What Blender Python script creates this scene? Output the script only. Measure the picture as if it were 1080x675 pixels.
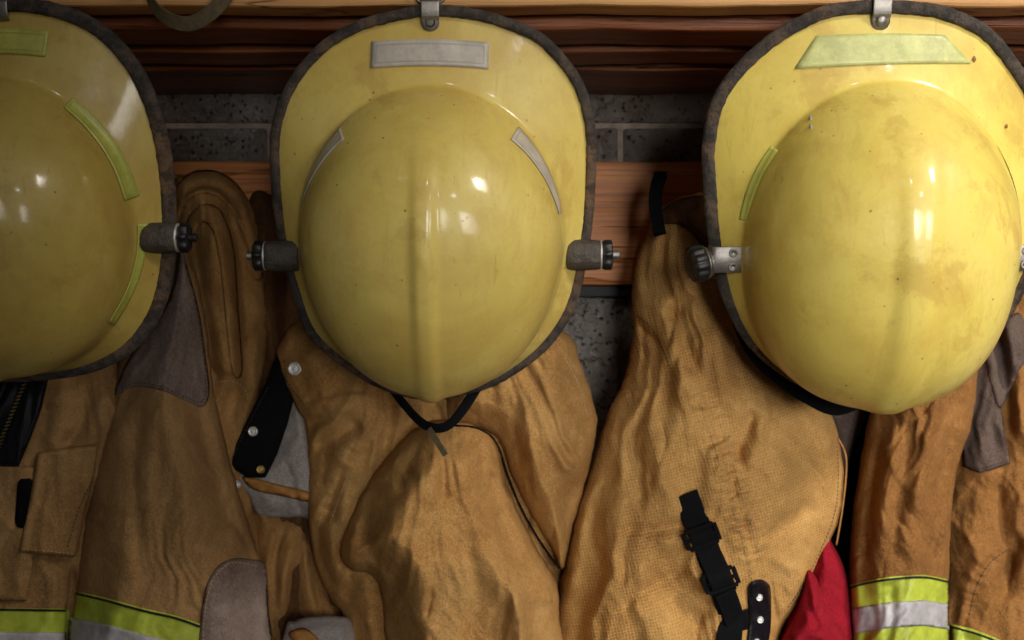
import bpy, math, random
import numpy as np
from mathutils import Vector, Matrix
from mathutils.bvhtree import BVHTree
from mathutils.geometry import delaunay_2d_cdt

for o in list(bpy.data.objects): bpy.data.objects.remove(o)
S = bpy.context.scene
COL = S.collection
Z0 = 1.5            # eye height of the photographer
PX = 0.0008         # metres per photo pixel one metre in front of the lens

# ------------------------------------------------------------ camera
cam = bpy.data.objects.new('camera', bpy.data.cameras.new('camera'))
COL.objects.link(cam)
cam.location = (0, -1, Z0); cam.rotation_euler = (math.radians(90), 0, 0)
cam.data.sensor_width = 36; cam.data.lens = 36*1250/1080
cam.data.clip_start = 0.02; cam.data.clip_end = 100
cam.data.dof.use_dof = True; cam.data.dof.focus_distance = 0.93; cam.data.dof.aperture_fstop = 11
S.camera = cam

# ------------------------------------------------------------ room light
w = bpy.data.worlds.new('World'); S.world = w; w.use_nodes = True
w.node_tree.nodes['Background'].inputs[0].default_value = (1.0, 0.93, 0.84, 1)
w.node_tree.nodes['Background'].inputs[1].default_value = 0.024
S.view_settings.view_transform = 'Standard'; S.view_settings.look = 'None'
S.view_settings.exposure = -0.2; S.view_settings.gamma = 1.0

def lamp(name, loc, aim, size, power, col=(1, .96, .9), sy=None, spread=180):
    l = bpy.data.lights.new(name, 'AREA'); l.energy = power; l.color = col
    l.shape = 'RECTANGLE'; l.size = size; l.size_y = sy or size; l.spread = math.radians(spread)
    o = bpy.data.objects.new(name, l); COL.objects.link(o); o.location = loc
    o.rotation_euler = (Vector(aim)-Vector(loc)).to_track_quat('-Z', 'Y').to_euler()
    return o
AIM = (0.64, 0.1, Z0-0.03)
lamp('window_light', (0.80, -3.0, Z0+.10), AIM, 1.0, 3.6, (1, .975, .94), .9, 35)
lamp('window_light', (1.90, -3.0, Z0+.10), AIM, .75, 2.2, (1, .975, .94), .9, 35)
lamp('ceiling_light', (1.75, -1.45, Z0+1.5), AIM, .42, 4.6, (1, .93, .82), None, 46)
lamp('ceiling_light', (-1.15, -1.7, Z0+1.5), AIM, .06, .16, (.9, .95, 1))
lamp('ceiling_light', (-.45, -2.0, Z0+1.35), AIM, .06, .25, (.9, .95, 1))
lamp('ceiling_light', (.25, -2.3, Z0+1.6), AIM, .07, .8, (1, .96, .92), None, 80)
lamp('ceiling_light', (.95, -2.1, Z0+.95), AIM, .07, .4, (.9, .95, 1), .10, 80)

# ------------------------------------------------------------ helpers
def at(px, py, y):
    D = 1+y
    return Vector(((px-540)*PX*D, y, Z0+(337.5-py)*PX*D))
def atv(px, py, y):
    D = 1+y
    return np.stack([(px-540)*PX*D, y, Z0+(337.5-py)*PX*D], -1)

def tag(o, label, cat, group=None):
    o['label'] = label; o['category'] = cat
    if group: o['group'] = group
    return o
def thing(name, label, cat, loc, group=None):
    o = bpy.data.objects.new(name, None); COL.objects.link(o); o.location = loc
    o.empty_display_size = .02
    return tag(o, label, cat, group)
def origin(o):
    v = Vector((0, 0, 0))
    while o is not None:
        v += o.location; o = o.parent
    return v
def mesh(name, V, F, mat, parent=None, smooth=True, local=False, uv=None):
    V = np.asarray(V, float)
    if parent is not None and not local:
        V = V-np.array(origin(parent))
    me = bpy.data.meshes.new(name)
    me.from_pydata(V.tolist(), [], [list(map(int, f)) for f in F]); me.update()
    if smooth: me.polygons.foreach_set('use_smooth', [True]*len(me.polygons))
    if uv is not None:
        l = me.uv_layers.new(name='UVMap')
        idx = np.zeros(len(me.loops), int); me.loops.foreach_get('vertex_index', idx)
        l.data.foreach_set('uv', np.asarray(uv)[idx].ravel())
    me.materials.append(mat)
    o = bpy.data.objects.new(name, me); COL.objects.link(o)
    if parent is not None: o.parent = parent
    return o

def _h(ix, iy, seed):
    n = (ix.astype(np.int64)*374761393+iy.astype(np.int64)*668265263+seed*2147483647+seed*97) & 0x7fffffff
    n = ((n ^ (n >> 13))*1274126177) & 0x7fffffff
    n = n ^ (n >> 16)
    return (n & 0xffff)/65535.0*2*math.pi
def noise(x, y, seed=0):
    x = np.asarray(x, float); y = np.asarray(y, float)
    ix = np.floor(x); iy = np.floor(y); fx = x-ix; fy = y-iy
    def g(a, b):
        t = _h(ix+a, iy+b, seed); return np.cos(t)*(fx-a)+np.sin(t)*(fy-b)
    u = fx*fx*fx*(fx*(fx*6-15)+10); v = fy*fy*fy*(fy*(fy*6-15)+10)
    return 1.5*((g(0, 0)*(1-u)+g(1, 0)*u)*(1-v)+(g(0, 1)*(1-u)+g(1, 1)*u)*v)

def catmull(P, closed=True, spacing=3.0):
    P = [np.array(p, float) for p in P]; n = len(P); out = []
    segs = n if closed else n-1
    for i in range(segs):
        if closed: a, b, c, d = P[i-1], P[i], P[(i+1) % n], P[(i+2) % n]
        else: a, b, c, d = P[max(i-1, 0)], P[i], P[i+1], P[min(i+2, n-1)]
        k = max(2, int(np.linalg.norm(c-b)/spacing))
        for j in range(k):
            t = j/k
            out.append(.5*((2*b)+(-a+c)*t+(2*a-5*b+4*c-d)*t*t+(-a+3*b-3*c+d)*t**3))
    if not closed: out.append(P[-1])
    return np.array(out)
def resample(P, spacing, closed=True):
    P = np.array(P, float); Q = np.vstack([P, P[:1]]) if closed else P
    out = []
    for a, b in zip(Q[:-1], Q[1:]):
        k = max(1, int(round(np.linalg.norm(b-a)/spacing)))
        for j in range(k): out.append(a+(b-a)*j/k)
    if not closed: out.append(Q[-1])
    return np.array(out)
def seg_dist(X, Y, P, closed=True):
    """distance, signed side and arclength fraction to polyline P"""
    Q = np.vstack([P, P[:1]]) if closed else P
    best = np.full(X.shape, 1e9); side = np.zeros(X.shape); tt = np.zeros(X.shape)
    L = np.r_[0, np.cumsum(np.linalg.norm(np.diff(Q, axis=0), axis=1))]
    for i in range(len(Q)-1):
        a = Q[i]; b = Q[i+1]; d = b-a; l2 = d@d+1e-12
        t = np.clip(((X-a[0])*d[0]+(Y-a[1])*d[1])/l2, 0, 1)
        ex = X-a[0]-t*d[0]; ey = Y-a[1]-t*d[1]; r = ex*ex+ey*ey
        m = r < best
        best = np.where(m, r, best)
        side = np.where(m, d[0]*(Y-a[1])-d[1]*(X-a[0]), side)
        tt = np.where(m, L[i]+t*math.sqrt(l2), tt)
    return np.sqrt(best), np.sign(side), tt, L[-1]
def inside(X, Y, P):
    r = np.zeros(X.shape, bool); n = len(P)
    for i in range(n):
        x1, y1 = P[i]; x2, y2 = P[(i+1) % n]
        if y1 == y2: continue
        c = ((y1 > Y) != (y2 > Y)) & (X < (x2-x1)*(Y-y1)/(y2-y1)+x1)
        r ^= c
    return r

def fold_h(X, Y, folds):
    h = np.zeros(X.shape)
    for f in folds:
        k, P, wd, amp = f[:4]
        P = catmull(P, False, 6.0); mg = wd*5+10
        near = (X > P[:, 0].min()-mg) & (X < P[:, 0].max()+mg) & (Y > P[:, 1].min()-mg) & (Y < P[:, 1].max()+mg)
        if not near.any(): continue
        hh = h; h = np.zeros(int(near.sum())); XX, YY = X[near], Y[near]
        d, s, t, L = seg_dist(XX, YY, P, False)
        u = t/L
        e0, e1 = (f[4] if len(f) > 4 else (.2, .2))
        tp = np.clip(u/max(e0, 1e-4), 0, 1)*np.clip((1-u)/max(e1, 1e-4), 0, 1)
        tp = tp*tp*(3-2*tp)
        A = amp*.001*tp*(1.5 if k in 'rv' else 1.4)
        sd = d*s
        if k == 'r': h += A*np.exp(-(d/wd)**2)
        elif k == 'v': h -= A*np.exp(-(d/wd)**2)
        elif k == 'v1': h -= A*np.exp(-np.abs(d)/wd)
        elif k == 'L': h += A*(1/(1+np.exp(-np.clip(sd/1.3, -30, 30))))*np.exp(-np.maximum(sd, 0)/wd)*np.exp(-(np.minimum(sd, 0)/8)**2)
        elif k == 'R': h += A*(1/(1+np.exp(np.clip(sd/1.3, -30, 30))))*np.exp(np.minimum(sd, 0)/wd)*np.exp(-(np.maximum(sd, 0)/8)**2)
        elif k == 'p': h += A*np.exp(-(d/wd)**2)*noise(t/6.5, sd/22, 7)
        hh[near] += h; h = hh
    return h
def wrinkle(X, Y, wr, seed):
    h = np.zeros(X.shape)
    for (amp, sc, ang, an) in wr:
        amp *= .5 if sc < 30 else .6
        an *= 1.3
        c, s = math.cos(math.radians(ang)), math.sin(math.radians(ang))
        wx = X+noise(X/(sc*2.2), Y/(sc*2.2), seed+11)*sc*.9; wy = Y+noise(X/(sc*2.2)+7, Y/(sc*2.2), seed+12)*sc*.9
        a = (wx*c+wy*s)/(sc*an); b = (-wx*s+wy*c)/sc
        n = noise(a, b, seed)
        h += amp*.0019*(.45*n+.6*(.5-1.6*np.abs(noise(a*1.1+3, b*1.1, seed+5))))
        seed += 31
    return h

def radial(X, Y, rad, seed):
    """long folds that run down and out from where the cloth hangs"""
    h = np.zeros(X.shape)
    for (hx, hy, per, amp) in rad:
        dx = X-hx; dy = np.maximum(Y-hy, 1)+25; rr = np.hypot(dx, dy); a = np.arctan2(dx, dy)
        wa = a+.06*noise(X/80, Y/80, seed+1)+.012*noise(X/25, Y/25, seed+2)
        n1 = noise(wa*per, rr/170+.7, seed+3); n2 = noise(wa*per*2.3+5, rr/110, seed+4)
        f1 = 1-np.sqrt((n1*2.2)**2+.012); f2 = 1-np.sqrt((n2*2.4)**2+.02)
        m = .45+.9*np.clip(noise(X/95, Y/95, seed+6)+.35, 0, 1)
        h += amp*.001*np.clip(rr/150, .25, 1.5)*m*(f1+.28*f2)
        seed += 17
    return h
def creases(B, n, ang, spread, l0, l1, amp, seed):
    rg = random.Random(seed); x0, y0, x1, y1 = B[:, 0].min(), B[:, 1].min(), B[:, 0].max(), min(B[:, 1].max(), 690)
    out = []; tries = 0
    while len(out) < n and tries < n*20:
        tries += 1
        x, y = rg.uniform(x0, x1), rg.uniform(y0, y1)
        if not inside(np.array([x]), np.array([y]), B)[0]: continue
        a = math.radians(ang+rg.gauss(0, spread)); L = rg.uniform(l0, l1); c = rg.gauss(0, .35); P = []
        for k in range(5):
            P.append((x, y)); x += math.cos(a)*L/4; y += math.sin(a)*L/4; a += c/2+rg.gauss(0, .12)
        k = rg.choice(['v1', 'v1', 'L', 'R', 'r'])
        amp_ = amp*1.5
        out.append((k, P, {'v1': rg.uniform(1.6, 4), 'r': rg.uniform(4, 9)}.get(k, rg.uniform(6, 14)), amp_*rg.uniform(.5, 1.2)*(1.2 if k in ('v1', 'r') else .8), (.35, .35)))
    return out

def cdt(B, X, Y):
    n = len(B); pts = [Vector(p) for p in B]+[Vector((a, b)) for a, b in zip(X, Y)]
    r = delaunay_2d_cdt(pts, [(i, (i+1) % n) for i in range(n)], [list(range(n))], 1, 1e-5)
    return np.array([tuple(v) for v in r[0]]), [tuple(f) for f in r[2]]

def sheet(name, outline, mat, parent, y0=.2, th=.03, R=40, folds=(), wr=(), step=2.6, back=.02,
          seed=1, smooth=True, host=None, off=.0012, edge=0.0, cr=None, rad=()):
    if cr: step = 2.1
    """A closed, filled-out cloth body. Returns (object, depth function)."""
    B = catmull(outline, True, step) if smooth else resample(outline, step)
    if edge:
        ax = np.arange(len(B))
        B = B+np.stack([noise(B[:, 0]/14, B[:, 1]/14, seed+3), noise(B[:, 0]/14, B[:, 1]/14, seed+4)], -1)*edge
    if cr: folds = list(folds)+creases(B, *cr, seed+500)
    x0, y0_, x1, y1 = B[:, 0].min(), B[:, 1].min(), B[:, 0].max(), B[:, 1].max()
    def yf(X, Y):
        X = np.asarray(X, float); Y = np.asarray(Y, float)
        d, _, _, _ = seg_dist(X, Y, B)
        d = np.where(inside(X, Y, B), d, 0)
        q = np.clip(d/R, 0, 1); prof = np.sqrt(np.clip(1-(1-q)**2, 0, 1))
        if host is not None: return host(X, Y)-off-th*prof
        qe = np.clip(d/(R*.26), 0, 1); prof = .36*np.sqrt(np.clip(1-(1-qe)**2, 0, 1))+.64*q*q*(3-2*q)
        fade = np.clip(d/10, 0, 1)
        return y0-th*prof-fade*(fold_h(X, Y, folds)+wrinkle(X, Y, wr, seed)+radial(X, Y, rad, seed))
    gx, gy = np.meshgrid(np.arange(x0+step*.5, x1, step), np.arange(y0_+step*.5, y1, step*.9))
    gx[1::2] += step*.5
    gx = gx.ravel(); gy = gy.ravel()
    m = inside(gx, gy, B); gx = gx[m]; gy = gy[m]
    d, _, _, _ = seg_dist(gx, gy, B); m = d > step*.55; gx = gx[m]; gy = gy[m]
    V2, F = cdt(B, gx, gy)
    d, _, _, _ = seg_dist(V2[:, 0], V2[:, 1], B)
    nb = d < 1e-3
    yy = yf(V2[:, 0], V2[:, 1])
    V = atv(V2[:, 0], V2[:, 1], yy)
    # back skin
    n = len(V2); idx = np.arange(n); ids = np.where(~nb)[0]
    idx[ids] = n+np.arange(len(ids))
    q = np.clip(d[ids]/R, 0, 1); pr = np.sqrt(np.clip(1-(1-q)**2, 0, 1))
    yb = (host(V2[ids, 0], V2[ids, 1])+.001*pr) if host is not None else y0+back*pr
    Vb = atv(V2[ids, 0], V2[ids, 1], yb)
    fr = []
    for f in F:
        a = V2[f[0]]; b = V2[f[1]]; c = V2[f[2]]
        cr = (b[0]-a[0])*(c[1]-a[1])-(b[1]-a[1])*(c[0]-a[0])
        fr.append(f if cr < 0 else f[::-1])
    F2 = fr+[tuple(idx[i] for i in f[::-1]) for f in fr if not all(nb[i] for i in f)]
    o = mesh(name, np.vstack([V, Vb]), F2, mat, parent)
    return o, yf

def boxes_mesh(name, frames, mat, parent, smooth=False):
    """frames: list of (centre, ax, ay, az) half-extent vectors"""
    V = []; F = []
    for c, ax, ay, az in frames:
        b = len(V)
        for i in (-1, 1):
            for j in (-1, 1):
                for k in (-1, 1):
                    V.append(tuple(Vector(c)+i*ax+j*ay+k*az))
        for f in ((0, 1, 3, 2), (4, 6, 7, 5), (0, 4, 5, 1), (2, 3, 7, 6), (0, 2, 6, 4), (1, 5, 7, 3)):
            F.append([b+q for q in f])
    return mesh(name, V, F, mat, parent, smooth)
def stitches(pts, host, parent, mat, dash=2.6, gap=1.6, wd=.45, name='stitching', lift=.0005):
    P = resample(catmull(pts, False, 2.0), .5, False)
    L = np.r_[0, np.cumsum(np.linalg.norm(np.diff(P, axis=0), axis=1))]
    fr = []; s = 0
    while s+dash < L[-1]:
        a = np.array([np.interp(s, L, P[:, 0]), np.interp(s, L, P[:, 1])])
        b = np.array([np.interp(s+dash, L, P[:, 0]), np.interp(s+dash, L, P[:, 1])])
        ya, yb = host(np.array([a[0], b[0]]), np.array([a[1], b[1]]))
        A = at(a[0], a[1], ya-lift); Bv = at(b[0], b[1], yb-lift)
        d = (Bv-A)*.5; nrm = Vector((0, -1, 0)); sd = d.cross(nrm).normalized()
        fr.append(((A+Bv)*.5, d, sd*wd*PX, nrm*.00025)); s += dash+gap
    return boxes_mesh(name, fr, mat, parent)
def lathe(name, c, axis, prof, mat, parent, n=28, ribs=None, up=Vector((0, 0, 1)), smooth=True):
    """prof: list of (radius, height along axis); ribs=(count, depth) modulates radius"""
    a = Vector(axis).normalized(); u = a.orthogonal().normalized(); v = a.cross(u)
    V = []; F = []
    for (r, h) in prof:
        for i in range(n):
            t = 2*math.pi*i/n
            rr = r*(1+(ribs[1]*(1 if math.cos(ribs[0]*t) > 0 else -1) if ribs else 0))
            V.append(tuple(Vector(c)+a*h+(u*math.cos(t)+v*math.sin(t))*rr))
    m = len(prof)
    for j in range(m-1):
        for i in range(n):
            k = (i+1) % n
            F.append((j*n+i, j*n+k, (j+1)*n+k, (j+1)*n+i))
    F.append(list(range(n))[::-1]); F.append([(m-1)*n+i for i in range(n)])
    return mesh(name, V, F, mat, parent, smooth)
def snap(px, py, host, parent, mat, r=9, name='snap'):
    y = float(host(np.array([px*1.0]), np.array([py*1.0]))[0])
    R = r*PX
    return lathe(name, at(px, py, y-.0002), (0, -1, .05), [(R, -.001), (R, .0008), (R*.93, .0022), (R*.8, .0027), (R*.66, .0021), (R*.6, .0019), (R*.3, .0023), (.0002, .0024)], mat, parent, 32)
def ribbon(name, pts, width, thick, mat, parent, side=None, n=6, local=False, taper=None):
    """pts: 3D points; side: width direction (Vector) or list of them"""
    P = catmull([tuple(p) for p in pts], False, 1e9) if False else None
    Q = []; N = len(pts)
    for i in range(N-1):
        a, b, c, d = [np.array(pts[j]) for j in (max(i-1, 0), i, i+1, min(i+2, N-1))]
        for j in range(n):
            t = j/n; Q.append(.5*((2*b)+(-a+c)*t+(2*a-5*b+4*c-d)*t*t+(-a+3*b-3*c+d)*t**3))
    Q.append(np.array(pts[-1]))
    V = []; F = []
    for i, q in enumerate(Q):
        tg = Vector(Q[min(i+1, len(Q)-1)]-Q[max(i-1, 0)]).normalized()
        if isinstance(side, list):
            u = i/(len(Q)-1)*(len(side)-1); k = min(int(u), len(side)-2); sd = side[k].lerp(side[k+1], u-k)
        else: sd = side
        sd = (sd-tg*sd.dot(tg)).normalized(); nm = tg.cross(sd)
        wv = width/2*(1 if not taper else max(.08, min(1, 6*(i/(len(Q)-1))*(1-i/(len(Q)-1))))**.8)
        ring = [(-1, -.6), (-.97, -1), (-.92, -1), (.92, -1), (.97, -1), (1, -.6), (1, .6), (.97, 1), (.92, 1), (-.92, 1), (-.97, 1), (-1, .6)]
        for (a, b) in ring: V.append(tuple(Vector(q)+sd*a*wv+nm*b*thick/2))
    m = 12
    for i in range(len(Q)-1):
        for k in range(m):
            l = (k+1) % m; F.append((i*m+k, i*m+l, (i+1)*m+l, (i+1)*m+k))
    F.append(list(range(m))[::-1]); F.append([(len(Q)-1)*m+k for k in range(m)])
    return mesh(name, V, F, mat, parent, True, local)

# ------------------------------------------------------------ materials
class NT:
    def __init__(s, name):
        s.m = bpy.data.materials.new(name); s.m.use_nodes = True
        s.t = s.m.node_tree; s.b = s.t.nodes['Principled BSDF']
    def n(s, ty, ins=None, **kw):
        nd = s.t.nodes.new(ty)
        for k, v in kw.items(): setattr(nd, k, v)
        for k, v in (ins or {}).items(): s.set(nd.inputs[k], v)
        return nd
    def set(s, sock, v):
        if isinstance(v, bpy.types.NodeSocket): s.t.links.new(v, sock)
        else:
            if isinstance(v, tuple) and len(v) == 3 and sock.type == 'RGBA': v = (*v, 1)
            sock.default_value = v
    def obj(s, scale=(1, 1, 1), rot=(0, 0, 0)):
        c = s.n('ShaderNodeTexCoord'); mp = s.n('ShaderNodeMapping', {'Vector': c.outputs['Object'], 'Scale': scale, 'Rotation': rot})
        return mp.outputs[0]
    def noise(s, vec, sc, det=4, rough=.6, dist=0):
        return s.n('ShaderNodeTexNoise', {'Vector': vec, 'Scale': sc, 'Detail': det, 'Roughness': rough, 'Distortion': dist}).outputs['Fac']
    def ramp(s, f, stops):
        r = s.n('ShaderNodeValToRGB', {'Fac': f}); e = r.color_ramp.elements
        while len(e) < len(stops): e.new(.5)
        for q, (p, c) in zip(e, stops):
            q.position = p; q.color = (*c, 1) if isinstance(c, tuple) else (c, c, c, 1)
        return r.outputs[0]
    def mix(s, f, a, b, mode='MIX'):
        m = s.n('ShaderNodeMix', data_type='RGBA', blend_type=mode)
        s.set(m.inputs[0], f); s.set(m.inputs[6], a); s.set(m.inputs[7], b)
        return m.outputs[2]
    def math(s, op, a, b=0.0):
        m = s.n('ShaderNodeMath', operation=op); s.set(m.inputs[0], a); s.set(m.inputs[1], b); return m.outputs[0]
    def bump(s, h, st=.5, dist=.001, nrm=None):
        b = s.n('ShaderNodeBump', {'Height': h, 'Strength': st, 'Distance': dist})
        if nrm: s.set(b.inputs['Normal'], nrm)
        return b.outputs[0]
    def out(s, col, rough=.8, normal=None, metal=0, spec=None, **kw):
        s.set(s.b.inputs['Base Color'], col); s.set(s.b.inputs['Roughness'], rough)
        s.b.inputs['Metallic'].default_value = metal
        if spec is not None: s.b.inputs['Specular IOR Level'].default_value = spec
        if normal: s.set(s.b.inputs['Normal'], normal)
        for k, v in kw.items(): s.set(s.b.inputs[k.replace('_', ' ')], v)
        return s.m

def fabric(name, c, dirt, light, grid=0.0, gs=210.0, rot=.1, weave=900.0, sheen=.25):
    s = NT(name); v = s.obj(rot=(0, rot, 0)); v0 = s.obj()
    big = s.noise(v0, 9, 5, .65, .6); mid = s.noise(v0, 38, 5, .7, .3); fine = s.noise(v0, 260, 3, .7)
    col = s.ramp(big, [(.3, dirt), (.52, c), (.72, light)])
    col = s.mix(s.ramp(mid, [(.35, .0), (.75, .42)]), col, dirt)
    col = s.mix(s.ramp(mid, [(.25, .3), (.45, .0)]), col, light)
    col = s.mix(s.ramp(fine, [(.4, .0), (.8, .3)]), col, light)
    stain = s.ramp(s.noise(v0, 17, 6, .72, 1.4), [(.62, .0), (.72, .55)])
    col = s.mix(stain, col, tuple(x*.55 for x in dirt))
    h = s.math('ADD', s.noise(s.n('ShaderNodeMapping', {'Vector': v, 'Scale': (1., 1., .22)}).outputs[0], 1100, 2, .5), s.noise(s.n('ShaderNodeMapping', {'Vector': v, 'Scale': (.22, 1., 1.)}).outputs[0], 1100, 2, .5))
    col = s.mix(s.ramp(s.math('MULTIPLY', h, .5), [(.38, .30), (.5, .0)]), col, tuple(x*.7 for x in dirt))
    col = s.mix(s.ramp(s.math('MULTIPLY', h, .5), [(.5, .0), (.62, .35)]), col, tuple(min(1, x*1.2) for x in light))
    if grid:
        d = s.noise(v0, 14, 3, .5)
        vv = s.n('ShaderNodeVectorMath', {0: v, 1: (0, 0, 0)}, operation='ADD')
        dd = s.n('ShaderNodeVectorMath', {0: s.n('ShaderNodeTexNoise', {'Vector': v0, 'Scale': 16.0}).outputs['Color'], 1: (.004, .004, .004)}, operation='MULTIPLY')
        s.t.links.new(dd.outputs[0], vv.inputs[1])
        gx = s.n('ShaderNodeTexWave', {'Vector': vv.outputs[0], 'Scale': gs/6.28*2, 'Distortion': 0.0}, wave_type='BANDS', bands_direction='X').outputs['Fac']
        gz = s.n('ShaderNodeTexWave', {'Vector': vv.outputs[0], 'Scale': gs/6.28*2, 'Distortion': 0.0}, wave_type='BANDS', bands_direction='Z').outputs['Fac']
        g = s.math('MAXIMUM', s.ramp(gx, [(.80, .0), (.97, 1.0)]), s.ramp(gz, [(.80, .0), (.97, 1.0)]))
        gm = s.math('MULTIPLY', g, s.math('MULTIPLY', s.ramp(mid, [(.3, .4), (.6, 1.)]), grid))
        col = s.mix(gm, col, tuple(min(1, x*1.5) for x in light))
        h = s.math('ADD', h, s.math('MULTIPLY', g, 1.4))
    n1 = s.bump(h, .5, .0009)
    n2 = s.bump(s.math('ADD', s.noise(v0, 75, 5, .7, .5), s.math('MULTIPLY', fine, .3)), .55, .0030, n1)
    return s.out(col, .93, n2, spec=.12, Sheen_Weight=sheen*.4, Sheen_Roughness=.6, Sheen_Tint=(*light, 1))
def plain(name, c, rough=.6, metal=0, bump=.3, bs=300, var=.35, dist=.0008, spec=None, **kw):
    s = NT(name); v = s.obj()
    n = s.noise(v, bs*.25, 5, .7); f = s.noise(v, bs, 4, .7)
    col = s.mix(s.ramp(n, [(.3, .0), (.7, 1.)]), tuple(x*(1-var) for x in c), tuple(min(1, x*(1+var)) for x in c))
    return s.out(col, rough, s.bump(s.math('ADD', n, f), bump, dist), metal, spec, **kw)

M = {}
M['tan'] = fabric('tan_canvas', (.44, .235, .075), (.25, .105, .028), (.58, .35, .13))
M['coat1'] = fabric('worn_tan_canvas', (.34, .19, .074), (.19, .096, .035), (.43, .26, .11), rot=-.05)
M['hood'] = fabric('old_brown_canvas', (.36, .19, .062), (.18, .085, .026), (.46, .26, .10), rot=.05)
M['rip'] = fabric('ripstop_canvas', (.48, .26, .078), (.28, .12, .030), (.64, .385, .14), grid=.34, gs=330., rot=.22)
M['rust'] = fabric('rust_brown_canvas', (.25, .112, .032), (.11, .043, .012), (.35, .17, .056), rot=.0)
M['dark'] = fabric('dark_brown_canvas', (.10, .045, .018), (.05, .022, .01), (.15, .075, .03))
M['suede'] = fabric('grey_suede', (.18, .125, .10), (.065, .044, .034), (.33, .25, .21), weave=500, sheen=.5)
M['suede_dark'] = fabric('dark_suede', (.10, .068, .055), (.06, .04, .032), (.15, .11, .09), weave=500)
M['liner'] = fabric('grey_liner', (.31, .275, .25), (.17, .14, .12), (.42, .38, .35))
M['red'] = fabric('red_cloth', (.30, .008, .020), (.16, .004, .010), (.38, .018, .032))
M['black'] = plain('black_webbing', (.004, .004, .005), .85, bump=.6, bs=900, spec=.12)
M['blackleather'] = plain('black_leather', (.006, .006, .009), .45, bump=.5, bs=500, spec=.3)
M['olive'] = plain('olive_webbing', (.09, .065, .03), .85, bump=.6, bs=900)
M['thread'] = plain('tan_thread', (.46, .30, .14), .85)
M['darkthread'] = plain('dark_thread', (.03, .02, .01), .8)
M['blackthread'] = plain('black_cord', (.006, .006, .006), .7)
M['brass'] = plain('brass', (.45, .30, .10), .4, 1.0, bs=600)
M['steel'] = plain('worn_steel', (.34, .315, .285), .52, 1.0, bump=.25, bs=400, var=.3)
M['dullsteel'] = plain('dull_snap_metal', (.62, .60, .56), .42, .55, bump=.2, bs=500, var=.2)
M['knob'] = plain('black_plastic', (.010, .009, .009), .45, bump=.3, bs=500)
M['sleeve'] = plain('cracked_rubber_sleeve', (.060, .048, .036), .55, bump=.8, bs=220, var=.5, dist=.002)
M['lime'] = plain('lime_tape', (.40, .46, .045), .5, bump=.4, bs=160, var=.3)
M['silver'] = plain('silver_tape', (.42, .40, .41), .5, bump=.5, bs=130, var=.35)
M['orange'] = plain('orange_binding', (.36, .16, .035), .8, bump=.5, bs=500)

def rubber():
    s = NT('worn_rubber_trim'); v = s.obj()
    a = s.noise(v, 12, 6, .7, .6); f = s.noise(v, 420, 4, .75); m_ = s.noise(v, 90, 5, .7)
    col = s.ramp(a, [(.38, (.032, .027, .024)), (.52, (.075, .055, .042)), (.66, (.17, .095, .048))])
    col = s.mix(s.ramp(f, [(.5, .0), (.68, .45)]), col, (.13, .10, .075))
    col = s.mix(s.ramp(m_, [(.42, .7), (.55, .0)]), col, (.012, .010, .010))
    return s.out(col, .8, s.bump(s.math('ADD', f, m_), 1.0, .0022))
M['rubber'] = rubber()

def shell(name, c, seed, dull=0.0):
    s = NT(name); v = s.obj(); c_ = s.n('ShaderNodeTexCoord')
    v = s.n('ShaderNodeVectorMath', {0: v, 1: (seed*3.1, seed*1.7, seed*.9)}, operation='ADD').outputs[0]
    vs = s.n('ShaderNodeMapping', {'Vector': v, 'Scale': (3.2, 1., .8)}).outputs[0]
    a = s.noise(v, 7, 5, .62, .5); b = s.noise(v, 24, 7, .75, .15); f = s.noise(v, 620, 2, .5); st = s.noise(vs, 22, 6, .75, .9)
    dk = (c[0]*.80, c[1]*.70, c[2]*.62); pl = (min(1, c[0]*1.08), min(1, c[1]*1.1), c[2]*1.35)
    col = s.ramp(a, [(.3, dk), (.52, c), (.7, pl)])
    col = s.mix(s.ramp(b, [(.47, .0), (.72, .50)]), col, (c[0]*.74, c[1]*.57, c[2]*.5))
    col = s.mix(s.ramp(st, [(.54, .0), (.72, .32)]), col, (c[0]*.62, c[1]*.50, c[2]*.45))
    st2 = s.noise(v, 11, 7, .68, .3)
    col = s.mix(s.ramp(st2, [(.57, .0), (.62, .34)]), col, (c[0]*.62, c[1]*.45, c[2]*.45))
    # scattered specks, chips and scuffs
    vo = s.n('ShaderNodeTexVoronoi', {'Vector': v, 'Scale': 62.0, 'Randomness': 1.0}).outputs['Distance']
    sp = s.math('MULTIPLY', s.ramp(vo, [(.035, 1.), (.085, .0)]), s.ramp(s.noise(v, 31, 2), [(.44, .0), (.54, 1.)]))
    col = s.mix(s.math('MULTIPLY', sp, .8), col, (.13, .075, .03))
    sc = s.n('ShaderNodeMapping', {'Vector': v, 'Scale': (1., 1., .12), 'Rotation': (.3, .7, .2)}).outputs[0]
    scr = s.math('MULTIPLY', s.ramp(s.noise(sc, 210, 2, .5, .4), [(.66, .0), (.70, .7)]), s.ramp(s.noise(v, 13, 3), [(.5, .0), (.62, 1.)]))
    col = s.mix(scr, col, dk)
    ro = s.ramp(s.math('ADD', s.math('MULTIPLY', b, .5), s.math('MULTIPLY', st, .5)), [(.35, .36+dull), (.65, .56+dull)])
    n1 = s.bump(b, .10, .004); n2 = s.bump(f, .10, .0004, n1)
    m = s.out(col, ro, n2, spec=.45, Coat_Weight=.55, Coat_Roughness=.115+dull*.3, Coat_Normal=s.bump(s.noise(v, 45, 3), .08, .002))
    s.b.inputs['Subsurface Weight'].default_value = .06
    s.b.inputs['Subsurface Radius'].default_value = (.01, .006, .002)
    return m
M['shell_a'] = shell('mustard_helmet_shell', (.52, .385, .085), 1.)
M['shell_b'] = shell('yellow_helmet_shell', (.68, .53, .13), 2.)
M['shell_c'] = shell('bright_yellow_helmet_shell', (.74, .58, .12), 3.4)
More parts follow.
